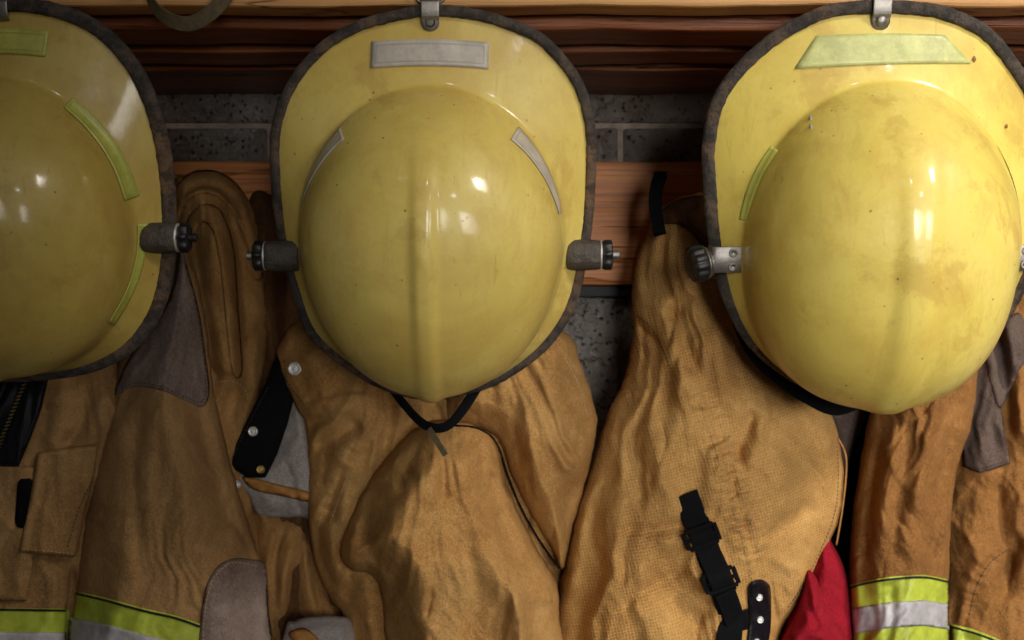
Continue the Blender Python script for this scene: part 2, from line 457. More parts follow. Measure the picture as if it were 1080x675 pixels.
def tape(name, c, line=True):
    s = NT(name); uv = s.n('ShaderNodeTexCoord').outputs['UV']; v = s.obj()
    sx = s.n('ShaderNodeSeparateXYZ', {0: uv})
    ex = s.math('MINIMUM', sx.outputs[0], s.math('SUBTRACT', 1., sx.outputs[0]))
    ey = s.math('MINIMUM', sx.outputs[1], s.math('SUBTRACT', 1., sx.outputs[1]))
    ln = s.math('MINIMUM', s.math('MULTIPLY', ex, 4.), ey)
    col = s.mix(s.ramp(s.noise(v, 60, 5, .7), [(.35, .0), (.62, 1.)]), c, tuple(x*.72 for x in c))
    if line: col = s.mix(s.ramp(ln, [(.13, .0), (.15, .6), (.19, .6), (.21, .0)]), col, tuple(x*.5 for x in c))
    hc = s.n('ShaderNodeTexVoronoi', {'Vector': v, 'Scale': 700.}).outputs['Distance']
    return s.out(col, .35, s.bump(s.math('ADD', hc, s.noise(v, 60, 3)), .15, .0008), spec=.5)
M['tape_white'] = tape('pale_reflective_tape', (.56, .50, .42))
M['tape_lime'] = tape('lime_reflective_tape', (.52, .52, .10))
M['tape_pale'] = tape('pale_lime_reflective_tape', (.62, .63, .24), False)

def wood(name, cs, rough=.55, gs=1.0):
    s = NT(name); v = s.obj((.9*gs, 9, 34)); v2 = s.obj((1.6, 20, 130))
    w1 = s.noise(v, 2.2, 7, .7, .7); w2 = s.noise(v2, 3., 5, .7, .5); k = s.noise(s.obj((2, 5, 7)), 2.0, 4, .6, .8)
    f = s.math('ADD', s.math('MULTIPLY', w1, .6), s.math('MULTIPLY', w2, .4))
    col = s.ramp(f, [(.32, cs[0]), (.5, cs[1]), (.68, cs[2])])
    col = s.mix(s.ramp(k, [(.55, .0), (.75, .6)]), col, cs[0])
    cr = s.ramp(s.noise(s.obj((.8, 10, 42)), 1.6, 4, .5, .7), [(.485, .0), (.497, 1.), (.505, .0)])
    col = s.mix(s.math('MULTIPLY', cr, .75), col, tuple(x*.25 for x in cs[0]))
    return s.out(col, rough, s.bump(s.math('SUBTRACT', f, cr), .6, .002), spec=.35)
M['pine'] = wood('pale_pine', ((.30, .12, .035), (.52, .26, .09), (.66, .38, .15)))
M['stain'] = wood('stained_red_wood', ((.07, .018, .005), (.22, .060, .013), (.46, .15, .034)), .38)
M['board'] = wood('varnished_board', ((.28, .085, .024), (.58, .21, .056), (.74, .33, .105)), .42)
def block():
    s = NT('painted_concrete_block'); v = s.obj()
    a = s.noise(v, 130, 5, .7, 1.6); b = s.noise(v, 45, 6, .75, .8); c = s.noise(v, 9, 4, .6)
    col = s.ramp(b, [(.36, (.10, .085, .075)), (.44, (.52, .47, .42)), (.7, (.66, .61, .56))])
    col = s.mix(s.ramp(c, [(.35, .0), (.6, .75)]), col, (.22, .15, .105))
    pit = s.ramp(s.n('ShaderNodeTexVoronoi', {'Vector': v, 'Scale': 120., 'Randomness': 1.}).outputs['Distance'], [(.12, 1.), (.30, .0)])
    col = s.mix(s.math('MULTIPLY', pit, s.ramp(b, [(.45, .9), (.6, .1)])), col, (.06, .05, .045))
    return s.out(col, .42, s.bump(s.math('SUBTRACT', a, s.math('MULTIPLY', pit, .5)), 1.0, .014), spec=.5)
M['block'] = block()
M['mortar'] = plain('brown_mortar', (.36, .28, .22), .9, bump=.8, bs=200, var=.4)

# ------------------------------------------------------------ the wall, the board and the shelf
wall = thing('block_wall', 'grey painted concrete block wall behind the hanging gear', 'wall', (0, .36, 0))
def rounded_box(x0, x1, y0, y1, z0, z1, r=.003):
    return [((x0+x1)/2, (y0+y1)/2, (z0+z1)/2), x1-x0, y1-y0, z1-z0]
def boxobj(name, x0, x1, y0, y1, z0, z1, mat, parent, bev=.003, sub=1, wav=0, seed=0):
    nx = max(1, int((x1-x0)/.02)) if wav else 1
    V = []; F = []
    for i in range(nx+1):
        x = x0+(x1-x0)*i/nx
        e = [float(noise(np.array(x*9.0+k*7), np.array(seed+k*1.3), seed+k)) *
             wav+float(noise(np.array(x*40.0+k*7), np.array(seed+k*1.3), seed+k))*wav*.3 for k in range(4)] if wav else [0]*4
        V += [(x, y0+e[0], z0+e[1]), (x, y1, z0+e[1]), (x, y1, z1+e[2]), (x, y0+e[0], z1+e[2])]
    for i in range(nx):
        for k in range(4):
            l = (k+1) % 4; F.append((i*4+k, (i+1)*4+k, (i+1)*4+l, i*4+l))
    F.append((0, 1, 2, 3)[::-1]); F.append(tuple(nx*4+k for k in range(4)))
    o = mesh(name, V, [f[::-1] for f in F], mat, parent, False)
    if bev:
        m = o.modifiers.new('bevel', 'BEVEL'); m.width = bev; m.segments = 2; m.limit_method = 'ANGLE'
    return o
V = []; F = []
zj = at(0, 132, .33).z; bh = .190; bw = .395; fr = []
xj = at(655, 0, .33).x
for r in range(-6, 3):
    zt = zj-r*bh if False else zj+bh*(r+1)
    o_ = 0 if r % 2 else bw/2
    for c in range(-4, 4):
        x0 = xj+o_+c*bw-bw/2*0
        fr.append((Vector((x0+bw/2, .35, zt-bh/2)), Vector((bw/2-.0032, 0, 0)), Vector((0, .02, 0)), Vector((0, 0, bh/2-.0032))))
blocks = boxes_mesh('block_face', fr, M['block'], wall)
m = blocks.modifiers.new('bevel', 'BEVEL'); m.width = .003; m.segments = 2
boxobj('mortar', -1.8, 1.8, .336, .40, Z0-1.1, Z0+.75, M['mortar'], wall, 0)

rail = thing('coat_rail', 'brown varnished wooden board fixed along the block wall', 'coat rail', at(540, 300, .31))
zt = at(0, 170, .30).z; zb = at(0, 300, .30).z
boxobj('board', -1.5, 1.5, .300, .329, zb, zt, M['board'], rail, .003, wav=.0012, seed=3)
boxobj('black_strip', -1.5, 1.5, .312, .329, at(0, 313, .31).z, zb-.001, M['blackleather'], rail, .001)  # thin black bar along the board's lower edge

shelf = thing('wooden_shelf', 'rough wooden shelf of stacked boards above the helmets', 'shelf', (0, .15, Z0+.26))
def zat(py, y): return at(0, py, y).z
boxobj('front_board', -1.3, 1.3, -.004, .030, zat(7, 0), zat(7, 0)+.035, M['pine'], shelf, .003, wav=.0022, seed=1)
boxobj('plank', -1.3, 1.3, .045, .105, zat(31, .045), zat(31, .045)+.035, M['stain'], shelf, .003, wav=.0018, seed=5)
boxobj('plank', -1.3, 1.3, .125, .180, zat(55, .125), zat(55, .125)+.03, M['stain'], shelf, .002, wav=.0018, seed=9)
boxobj('plank', -1.3, 1.3, .200, .329, zat(74, .20), zat(74, .20)+.03, M['stain'], shelf, .002, wav=.002, seed=14)
boxobj('top_board', -1.3, 1.3, -.004, .329, zat(7, 0)+.037, zat(7, 0)+.055, M['pine'], shelf, .003)

st = ribbon('hanging_strap', [at(150, -30, -.02), at(160, 2, -.015), at(176, 19, -.012), at(200, 25, -.012), at(224, 12, -.015), at(243, -12, -.012), at(252, -34, -.01)],
            .0125, .0013, M['olive'], None, side=[Vector((.5, -1, .5)), Vector((.5, -.9, .6)), Vector((.2, -.5, .9)), Vector((-.1, -.25, 1)), Vector((-.5, -.15, .9)), Vector((-.8, -.2, .4))])
tag(st, 'olive webbing strap looping down over the shelf edge', 'strap')

# ------------------------------------------------------------ helmets
def make_helmet(label, outline, dome_c, yc, tilt, a, bt, bb, H, mat, trim_w, stickers, knobs, tabx, ring, seed, roll=0, wb=.020, nb=2.35, kw=11.5):
    t = math.radians(tilt)
    op = catmull(outline, True, 5)
    cx, cy = (op[:, 0].min()+op[:, 0].max())/2, (op[:, 1].min()+op[:, 1].max())/2
    O = at(cx, cy, yc)
    U = Vector((1, 0, 0)); Vv = Vector((0, -math.sin(t), math.cos(t))); W = Vector((0, -math.cos(t), -math.sin(t)))
    root = thing('fire_helmet', label, 'helmet', O, 'yellow fire helmets hanging in a row')
    C = Vector((0, -1, Z0))
    def uv_of(px, py, wof=0.0):
        d = at(px, py, 0)-C; b = 0
        for _ in range(4):
            k = ((O+W*(wof+b))-C).dot(W)/d.dot(W); p = C+d*k-O; b = -.010*(p.dot(U)/.13)**2
        return p.dot(U), p.dot(Vv)
    def P3(u, v, w):  # local arrays -> world
        w = np.asarray(w)-.010*(np.asarray(u)/.13)**2
        return (np.array(O)+np.asarray(u)[..., None]*np.array(U)+np.asarray(v)[..., None]*np.array(Vv)+np.asarray(w)[..., None]*np.array(W))
    uc, vc = uv_of(*dome_c)
    ol = np.array([uv_of(*p) for p in op])
    ang = np.arctan2(ol[:, 1]-vc, ol[:, 0]-uc); rad = np.hypot(ol[:, 1]-vc, ol[:, 0]-uc)
    o_ = np.argsort(ang); ang = ang[o_]; rad = rad[o_]
    ap = np.r_[ang-2*math.pi, ang, ang+2*math.pi]; rp = np.r_[rad, rad, rad]
    Ro = lambda th: np.interp((np.asarray(th)+math.pi) % (2*math.pi)-math.pi, ap, rp)
    A, BT, BB = a*PX, bt*PX, bb*PX
    expo = lambda s: .52+.30*np.maximum(s, 0)**1.5-.12*np.maximum(-s, 0)**2
    def Rb(th):
        c = np.cos(th); s = np.sin(th); b = np.where(s > 0, BT, BB); n = np.where(s > 0, 2.0, nb)
        r = (np.abs(c/A)**n+np.abs(s/b)**n)**(-1/n)
        return np.minimum(r, Ro(th)*np.clip(.965-.04*(s+.4)*(s < -.4)*1.6, .9, 1.0))
    def pos(th, q):          # q 0..1 dome, 1..2 brim
        th = np.asarray(th, float); q = np.asarray(q, float)
        rb = Rb(th); ro = Ro(th)-trim_w*PX*.35
        inn = q <= 1
        qd = np.clip(q, 0, 1); qb = np.clip(q-1, 0, 1)
        rho = np.where(inn, qd*rb, rb+(ro-rb)*qb)
        wd = wb+H*np.clip(1-qd**2.6, 0, 1)**expo(np.sin(th))
        dist = (ro-rb)*qb
        wbr = wb*(1-qb)**1.0+.0*dist
        w = np.where(inn, wd, wbr)
        u = uc+rho*np.cos(th); v = vc+rho*np.sin(th)
        # keel along the crown
        k = np.where(inn, np.clip((1-qd)/.10, 0, 1)*np.clip((qd+.2)/.5, 0, 1) if False else np.clip((1-qd)/.06, 0, 1), 0)
        top = np.clip(1-np.clip((v-vc)/BT, 0, 1)/.80, 0, 1)**.7
        du = (u-uc)/PX
        keel = np.exp(-np.abs(du/kw)**4.0)*.0042+np.exp(-(du/36)**2)*.0030
        f = k*top*keel
        # push keel outward from the dome centre, not only up
        dn = np.sqrt(qd); u2 = u; v2 = v+f*np.sin(th)*dn*.6; w2 = w+f*(1-.5*dn)
        return P3(u2, v2, w2)
    NT_ = 220
    qs = np.r_[np.sin(np.linspace(0.0, 1, 60)[1:]*math.pi/2), 1+np.r_[.02, .06, .12, np.linspace(.2, 1, 12)]]
    th = np.arange(NT_)/NT_*2*math.pi
    V = [pos(np.array([0.]), np.array([0.]))[0]]; F = []
    for q in qs: V += list(pos(th, np.full(NT_, q)))
    for i in range(NT_): F.append((0, 1+i, 1+(i+1) % NT_))
    for j in range(len(qs)-1):
        for i in range(NT_):
            k = (i+1) % NT_; b = 1+j*NT_; F.append((b+i, b+NT_+i, b+NT_+k, b+k))
    V = np.array(V)
    # soften the dome/brim junction
    G = V[1:].reshape(len(qs), NT_, 3)
    j0 = 57
    for _ in range(10):
        G2 = G.copy(); G2[j0-4:j0+7] = (G[j0-5:j0+6]+G[j0-3:j0+8]+2*G[j0-4:j0+7])/4; G = G2
    V[1:] = G.reshape(-1, 3)
    sh = mesh('shell', V, F, mat, root)
    md = sh.modifiers.new('thickness', 'SOLIDIFY'); md.thickness = .0028; md.offset = -1
    tree = BVHTree.FromPolygons([tuple(v) for v in V], F)
    def surf(px, py, off):
        d = (at(px, py, 0)-C).normalized(); hit, nrm, _, _ = tree.ray_cast(C, d)
        if hit is not None:
            if nrm.dot(d) > 0: nrm = -nrm
            return hit+nrm*.0008-d*.0004
        return surf0(px, py, off)
    def surf0(px, py, off):
        """brim or dome surface under a photo pixel, found by iteration"""
        wv = wb*.6
        for _ in range(4):
            u, v = uv_of(px, py, wv); thh = math.atan2(v-vc, u-uc); r = math.hypot(u-uc, v-vc)
            rb = float(Rb(thh)); ro = float(Ro(thh))
            wv = wb*(1-np.clip((r-rb)/(ro-rb), 0, 1)) if r > rb else wb+H*max(0, 1-(r/rb)**2.6)**float(expo(math.sin(thh)))
            if r < rb and False: break
        return Vector(P3(np.array(u), np.array(v), np.array(wv+off)))
    # rubber edge trim swept round the brim
    n = 300; th2 = np.arange(n)/n*2*math.pi; V = []; F = []
    ring_ = [(-1, .5), (-.93, .95), (-.5, 1.15), (0, 1.2), (.6, 1.0), (.95, .55), (1, 0), (.95, -.6), (.6, -1), (-.5, -1.1), (-1, -.7)]
    ro = Ro(th2); jag = noise(np.cos(th2)*26+seed, np.sin(th2)*26, seed)*.7
    cxy = np.stack([uc+ro*np.cos(th2), vc+ro*np.sin(th2)], -1)
    tg = np.roll(cxy, -1, 0)-np.roll(cxy, 1, 0); tg /= np.linalg.norm(tg, axis=1)[:, None]; nm = np.stack([tg[:, 1], -tg[:, 0]], -1)
    for i in range(n):
        for (p, q) in ring_:
            inn = (1-p)/2
            d = -inn*(trim_w+jag[i]*(p < 0))*PX
            lump = float(noise(np.array(th2[i]*30), np.array(p*2.), seed+3))*.0006
            V.append(P3(cxy[i, 0]+nm[i, 0]*(d+lump), cxy[i, 1]+nm[i, 1]*(d+lump), .0015+q*.0042+lump))
    m_ = len(ring_)
    for i in range(n):
        for k in range(m_):
            l = (k+1) % m_; j = (i+1) % n; F.append((i*m_+k, i*m_+l, j*m_+l, j*m_+k))
    mesh('edge_trim', V, F, M['rubber'], root)
    # dark suspension liner inside the shell
    V = []; F = []
    qs2 = np.linspace(0, 1, 14)
    for q in qs2: V += list(P3(uc+q*Rb(th)*.93*np.cos(th), vc+q*Rb(th)*.93*np.sin(th), np.full(NT_, -.002)+H*.8*(1-np.full(NT_, q)**2)))
    for j in range(len(qs2)-1):
        for i in range(NT_):
            k = (i+1) % NT_; F.append((j*NT_+i, (j+1)*NT_+i, (j+1)*NT_+k, j*NT_+k))
    ln = mesh('liner', V, F, M['black'], root)
    # reflective tape
    for kind, data, tm in stickers:
        if kind == 'quad':           # four photo corners TL TR BR BL on the brim
            nx, ny = 24, 8; V = []; uvs = []
            for j in range(ny+1):
                for i in range(nx+1):
                    s, r = i/nx, j/ny; bow = data[4]*(4*s*(1-s))
                    px = (data[0][0]*(1-s)+data[1][0]*s)*(1-r)+(data[3][0]*(1-s)+data[2][0]*s)*r
                    py = (data[0][1]*(1-s)+data[1][1]*s)*(1-r)+(data[3][1]*(1-s)+data[2][1]*s)*r-bow
                    V.append(surf(px, py, .0012)); uvs.append((s, r))
        elif kind == 'line':         # photo points along the middle, widths in photo pixels
            P = catmull(data[0], False, 4); nx, ny = len(P)-1, 5; V = []; uvs = []
            for j in range(ny+1):
                for i in range(nx+1):
                    tg_ = P[min(i+1, nx)]-P[max(i-1, 0)]; tg_ = tg_/np.linalg.norm(tg_); nn = np.array([-tg_[1], tg_[0]])
                    s, r = i/nx, j/ny; wd_ = data[1]*(1-s)+data[2]*s; p = P[i]+nn*(r-.5)*wd_
                    V.append(surf(p[0], p[1], .0012)); uvs.append((s, r))
        else:                        # angles on the shell: th0, th1, q0, q1 with tapering
            t0, t1, q0a, q0b, q1a, q1b = data; nx, ny = 30, 5; V = []; uvs = []
            for j in range(ny+1):
                for i in range(nx+1):
                    s, r = i/nx, j/ny
                    thh = math.radians(t0+(t1-t0)*s); qa = q0a+(q0b-q0a)*s; qb = q1a+(q1b-q1a)*s
                    p = pos(np.array([thh]), np.array([qa+(qb-qa)*r]))[0]
                    outv = (p-np.array(P3(np.array(uc), np.array(vc), np.array(.0)))); outv /= np.linalg.norm(outv)
                    outv = outv*.6+np.array(W)*.5
                    V.append(Vector(p+outv*.0012)); uvs.append((s, r))
        F = []
        for j in range(ny):
            for i in range(nx):
                k = j*(nx+1)+i; F.append((k, k+nx+1, k+nx+2, k+1))
        so = mesh('reflective_sticker', [tuple(v) for v in V], F, tm, root, uv=uvs)
        md = so.modifiers.new('thickness', 'SOLIDIFY'); md.thickness = .0003; md.offset = 0
    # visor brackets and knobs
    for (kx, ky, sg, style) in knobs:
        base = Vector(P3(*[np.array(q) for q in (*uv_of(kx, ky, .013 if style == 'plate' else .004), .013 if style == 'plate' else .004)]))
        ax = (U*sg+W*.12).normalized()
        if style == 'plate':
            br = plate(base, U*sg, Vv, W, root, sg)
            kb = lathe('knob', base+U*sg*.0185+W*.001-Vv*.004, (U*sg*1+W*.25-Vv*.18).normalized(), [(.003, -.003), (.0145, -.002), (.0155, .0), (.0155, .008), (.0140, .0105), (.006, .0115), (.0002, .0115)], M['knob'], root, 60, (12, .05))
            lathe('washer', base+U*sg*.0150+W*.001-Vv*.0035, (U*sg+W*.25-Vv*.18).normalized(), [(.0148, 0), (.0148, .0013), (.004, .0014)], M['steel'], kb, 40)
            lathe('washer', base+U*sg*.0120+W*.001-Vv*.003, (U*sg+W*.25-Vv*.18).normalized(), [(.0128, 0), (.0128, .0011), (.004, .0012)], M['steel'], kb, 40)
        else:
            L = .030
            sl = lathe('visor_bracket', base-U*sg*.013+W*.004, U*sg, [(.0125, 0), (.0138, .0015), (.0142, .012), (.0138, .024), (.0130, L), (.0105, L+.001), (.007, L-.003), (.001, L-.004)], M['sleeve'], root, 40, (4, .03))
            c = base+U*sg*(.0185)+W*.004
            kb = lathe('knob', c, U*sg, [(.006, -.001), (.0110, .001), (.0122, .003), (.0122, .0085), (.0105, .0095), (.006, .010), (.0002, .010)], M['knob'], root, 56, (8, .09))
            lathe('washer', c-U*sg*.0015, U*sg, [(.0128, 0), (.0128, .0015), (.004, .0016)], M['dullsteel'], kb, 32)
            pr = [(.0042, 0)]
            for k in range(6): pr += [(.0042, .009+k*.0012), (.0035, .0096+k*.0012)]
            pr += [(.0002, .0168)]
            lathe('bolt', c, U*sg, pr, M['steel'] if style == 'bolt' else M['knob'], kb, 20)
    # hanging tab folded over the rear brim
    tx, ty0, ty1 = tabx
    V = []; F = []
    hw = 9.6
    prof = [(ty0-9, -.006), (ty0-7, .002), (ty0-2, .0085), (ty0+6, .0090), (ty0+13, .0088), (ty0+17, .0065)]
    pts = []
    u0, v0 = uv_of(tx, ty0)
    for (py, wv) in prof:
        u, v = uv_of(tx, py); pts.append((u, v, wv))
    uE, vE = uv_of(tx, ty1); pts.append((uE, vE, .0062))
    V = []; nS = 10
    rows = []
    for i, (u, v, wv) in enumerate(pts):
        if i < len(pts)-1: rows.append([(u0+hw*PX*(2*k/nS-1), v, wv) for k in range(nS+1)])
        else: rows.append([(u0+hw*PX*(2*k/nS-1), v+hw*PX*.85*(1-math.sqrt(max(0, 1-(2*k/nS-1)**2))), wv) for k in range(nS+1)])
    for r in rows:
        for (u, v, wv) in r: V.append(P3(np.array(u), np.array(v), np.array(wv)))
    for j in range(len(rows)-1):
        for i in range(nS):
            k = j*(nS+1)+i; F.append((k, k+nS+1, k+nS+2, k+1))
    tb = mesh('hanger_tab', V, F, M['steel'], root)
    md = tb.modifiers.new('thickness', 'SOLIDIFY'); md.thickness = .0012; md.offset = 0
    md = tb.modifiers.new('bevel', 'BEVEL'); md.width = .0003
    c = Vector(P3(np.array(u0), np.array(vE+.0075), np.array(.0068)))
    if ring: lathe('rivet', c, W, [(.0042, 0), (.0042, .0006), (.0030, .0004), (.0026, -.0004), (.0002, -.0006)], M['knob'], tb, 24)
    else: lathe('rivet', c, W, [(.0048, 0), (.0046, .0012), (.003, .0026), (.0002, .003)], M['steel'], tb, 24)
    # wire loop the tab hangs on
    cc = Vector(P3(*[np.array(q) for q in (*uv_of(tx, ty0-12), .002)])); V = []; F = []
    nr, nt = 36, 8
    for i in range(nr):
        p = 2*math.pi*i/nr; d = U*math.cos(p)*.0135+Vv*math.sin(p)*.010
        e = (U*math.cos(p)+Vv*math.sin(p)).normalized()
        for k in range(nt):
            q = 2*math.pi*k/nt; V.append(tuple(cc+d+(e*math.cos(q)+W*math.sin(q))*.0012))
    for i in range(nr):
        for k in range(nt):
            F.append((i*nt+k, i*nt+(k+1) % nt, ((i+1) % nr)*nt+(k+1) % nt, ((i+1) % nr)*nt+k))
    mesh('hanger_ring', V, F, M['steel'], root)
    return root, surf

def plate(base, Us, Vv, W, root, sg):
    V = []; F = []
    prof = [(-.0160, .0060), (-.0145, .0082), (.007, .0090), (.0095, .0080), (.0110, .004), (.0115, -.004)]
    for (u, w_) in prof:
        for v in (-.0115, .0115): V.append(tuple(base+Us*u+Vv*v+W*w_))
    for i in range(len(prof)-1):
        F.append((2*i, 2*i+2, 2*i+3, 2*i+1) if sg < 0 else (2*i, 2*i+1, 2*i+3, 2*i+2))
    o = mesh('visor_bracket', V, F, M['steel'], root)
    md = o.modifiers.new('thickness', 'SOLIDIFY'); md.thickness = .0016; md.offset = 0
    md = o.modifiers.new('bevel', 'BEVEL'); md.width = .0005
    for s in (-1, 1):
        c = base-Us*.0075+Vv*s*.0062+W*.0092
        b = lathe('screw', c, W, [(.0040, 0), (.0038, .0010), (.0026, .0018), (.0024, .0009), (.0002, .0008)], M['steel'], o, 20)
    return o

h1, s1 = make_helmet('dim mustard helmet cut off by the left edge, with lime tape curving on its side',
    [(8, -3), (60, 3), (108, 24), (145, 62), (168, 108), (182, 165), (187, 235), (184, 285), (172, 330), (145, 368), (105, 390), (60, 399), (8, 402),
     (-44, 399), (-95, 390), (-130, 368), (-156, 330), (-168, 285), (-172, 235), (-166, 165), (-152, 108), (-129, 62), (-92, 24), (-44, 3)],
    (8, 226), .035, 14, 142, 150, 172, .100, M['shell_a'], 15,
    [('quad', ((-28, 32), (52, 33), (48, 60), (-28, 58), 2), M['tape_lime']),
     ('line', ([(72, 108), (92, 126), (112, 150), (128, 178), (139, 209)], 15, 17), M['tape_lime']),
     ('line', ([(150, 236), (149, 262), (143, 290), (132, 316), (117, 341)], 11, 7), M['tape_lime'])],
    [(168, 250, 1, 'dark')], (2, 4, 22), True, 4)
h2, s2 = make_helmet('yellow helmet in the middle with pale grey reflective tape and capped side brackets',
    [(457, 5), (430, 8), (390, 17), (360, 30), (333, 49), (304, 85), (288, 126), (285, 167), (289, 222), (295, 260), (306, 300), (327, 355), (377, 396), (418, 415), (457, 421),
     (497, 414), (530, 402), (575, 370), (604, 330), (617, 286), (625, 235), (628, 193), (629, 148), (623, 108), (608, 74), (576, 38), (540, 20), (500, 9)],
    (457, 246), .035, 14, 143, 160, 172, .100, M['shell_b'], 11.5,
    [('quad', ((392, 44), (516, 45), (515, 73), (391, 72), 3), M['tape_white']),
     ('arc', (128, 163, .90, .965, .985, .985), M['tape_white']),
     ('arc', (52, 12, .90, .965, .985, .985), M['tape_white'])],
    [(302, 269, -1, 'bolt'), (612, 268, 1, 'bolt')], (454, 4, 33), True, 9, nb=2.02)
h3, s3 = make_helmet('brightest yellow helmet at the right with a lime trapezoid of tape and steel side plates',
    [(925, 0), (890, 2), (862, 8), (815, 33), (774, 69), (750, 105), (740, 151), (741, 196), (745, 245), (754, 290), (767, 329), (789, 365), (822, 394), (857, 413), (890, 422), (925, 425),
     (965, 419), (1003, 402), (1040, 370), (1068, 328), (1088, 288), (1101, 245), (1108, 200), (1109, 155), (1098, 108), (1075, 67), (1042, 28), (998, 7), (960, 1)],
    (921, 250), .030, 14, 144, 168, 180, .102, M['shell_c'], 14,
    [('quad', ((861, 38), (996, 37), (1024, 67), (838, 73), 2), M['tape_pale']),
     ('arc', (140, 172, 1.05, 1.16, .99, 1.0), M['tape_lime']),
     ('arc', (42, 5, .97, .97, .99, .99), M['tape_lime'])],
    [(762, 272, -1, 'plate'), (1086, 270, 1, 'plate')], (928, 2, 32), False, 15, kw=19)
for (qx, qy, qr) in ((855, 125, 3.0), (855.5, 134, 2.6), (1061, 133, 2.4), (1027, 62, 3.2)):
    P = [s3(qx, qy, .001)]+[s3(qx+qr*(.55+.25*math.sin(k*2.1))*math.cos(k*.7), qy+qr*(.9+.2*math.cos(k*3.3))*math.sin(k*.7), .001) for k in range(9)]
    ch = mesh('chipped_mark', [tuple(p) for p in P], [(0, 1+k, 1+(k+1) % 9) for k in range(9)], M['silver'] if qx < 900 else M['orange'], h3)
    md = ch.modifiers.new('thickness', 'SOLIDIFY'); md.thickness = .0003; md.offset = 0
# chin strap under the middle helmet, black flap under the right one
ribbon('chin_strap', [at(405, 398, .085), at(425, 425, .075), at(448, 448, .065), at(470, 450, .065), at(488, 432, .07), at(508, 400, .085)], .0095, .0022, M['black'], h2,
       side=[Vector((.5, -.7, .2)), Vector((.5, -.6, .3)), Vector((.2, -.5, .7)), Vector((.0, -.5, .8)), Vector((-.6, -.4, .3)), Vector((-.8, -.5, .2))])
ribbon('strap_end', [at(452, 452, .062), at(460, 464, .058), at(470, 480, .056)], .0055, .0015, M['olive'], h2, side=Vector((.8, -.3, .4)))
ribbon('ear_flap', [at(772, 335, .10), at(797, 372, .09), at(825, 398, .085), at(852, 416, .083), at(885, 429, .085), (at(930, 415, .09))], .017, .003, M['black'], h3, side=Vector((.25, -.25, 1)), taper=True)

# ------------------------------------------------------------ first coat (left)
c1 = thing('turnout_coat', 'dim tan coat at the left with grey suede patches, pocket flaps and zip', 'coat', at(100, 700, .2), 'firefighter coats hanging in a row')
_, yA = sheet('body', [(-90, 370), (60, 365), (150, 380), (160, 430), (130, 500), (112, 580), (98, 660), (95, 740), (-90, 740)], M['coat1'], c1, .235, .045, 60,
    folds=[('r', [(70, 400), (60, 460), (48, 480)], 12, 5), ('v', [(95, 400), (85, 450), (60, 478)], 8, 5), ('r', [(120, 410), (108, 470), (100, 540)], 12, 5), ('v', [(45, 590), (75, 610), (90, 640)], 7, 3),
           ('v', [(78, 590), (72, 640), (70, 690)], 4, 4)], wr=[(3.5, 60, 80, 3.5), (.6, 16, 80, 4)], rad=[(90, 300, 9, 4)], cr=(4, 100, 25, 30, 80, 3), seed=3)
fl, yfl = sheet('zip_placket', [(-80, 392), (52, 396), (44, 430), (34, 458), (20, 492), (-80, 494)], M['blackleather'], c1, host=yA, th=.004, R=6, smooth=False, off=.004)
fr = []
for k in range(22):
    s_ = k/21; px = 27-34*s_; py = 402+82*s_
    y = float(yfl(np.array([px]), np.array([py]))[0])
    fr.append((at(px, py, y-.0008), Vector((.0022, 0, .0006)), Vector((0, .0008, 0)), Vector((-.0002, 0, .0007))))
boxes_mesh('zip_teeth', fr, M['brass'], fl)
_, yf1 = sheet('pocket', [(-70, 488), (37, 492), (40, 540), (34, 600), (28, 634), (-70, 632)], M['coat1'], c1, host=yA, th=.003, R=5, smooth=False, off=.003)
sheet('fastener_strip', [(19, 508), (26, 505), (34, 507), (33, 530), (30, 552), (22, 557), (16, 552), (17, 530)], M['black'], c1, host=yf1, th=.002, R=3)
_, yf2 = sheet('pocket_flap', [(39, 478), (70, 472), (103, 469), (99, 500), (90, 540), (80, 588), (50, 586), (20, 582), (28, 540), (34, 510)], M['coat1'], c1, host=yA, th=.004, R=5, smooth=False, off=.0075)
stitches([(42, 481), (101, 473)], yf2, c1, M['thread']); stitches([(24, 579), (78, 584)], yf2, c1, M['thread'])
stitches([(97, 508), (84, 535), (70, 580)], yf2, c1, M['darkthread'])
def stripe(poly_lime, poly_silver, line, host, parent, low=None):
    a, ya = sheet('reflective_stripe', poly_lime, M['lime'], parent, host=host, th=.0012, R=3, smooth=False, off=.0015)
    b, yb = sheet('silver_band', poly_silver, M['silver'], a, host=ya, th=.0006, R=3, smooth=False, off=.0012)
    P = catmull(line, False, 3); hy = ya(P[:, 0], P[:, 1])
    ribbon('edge_thread', [at(p[0], p[1], y-.0005) for p, y in zip(P, hy)], .0020, .0014, M['blackthread'], a, side=Vector((0, -.2, 1)), n=1)
    return a, ya
stripe([(-80, 640), (68, 642), (74, 642), (70, 740), (-80, 740)], [(-80, 666), (70, 667), (69, 700), (-80, 700)], [(-80, 642), (0, 643), (69, 644)], yA, c1)
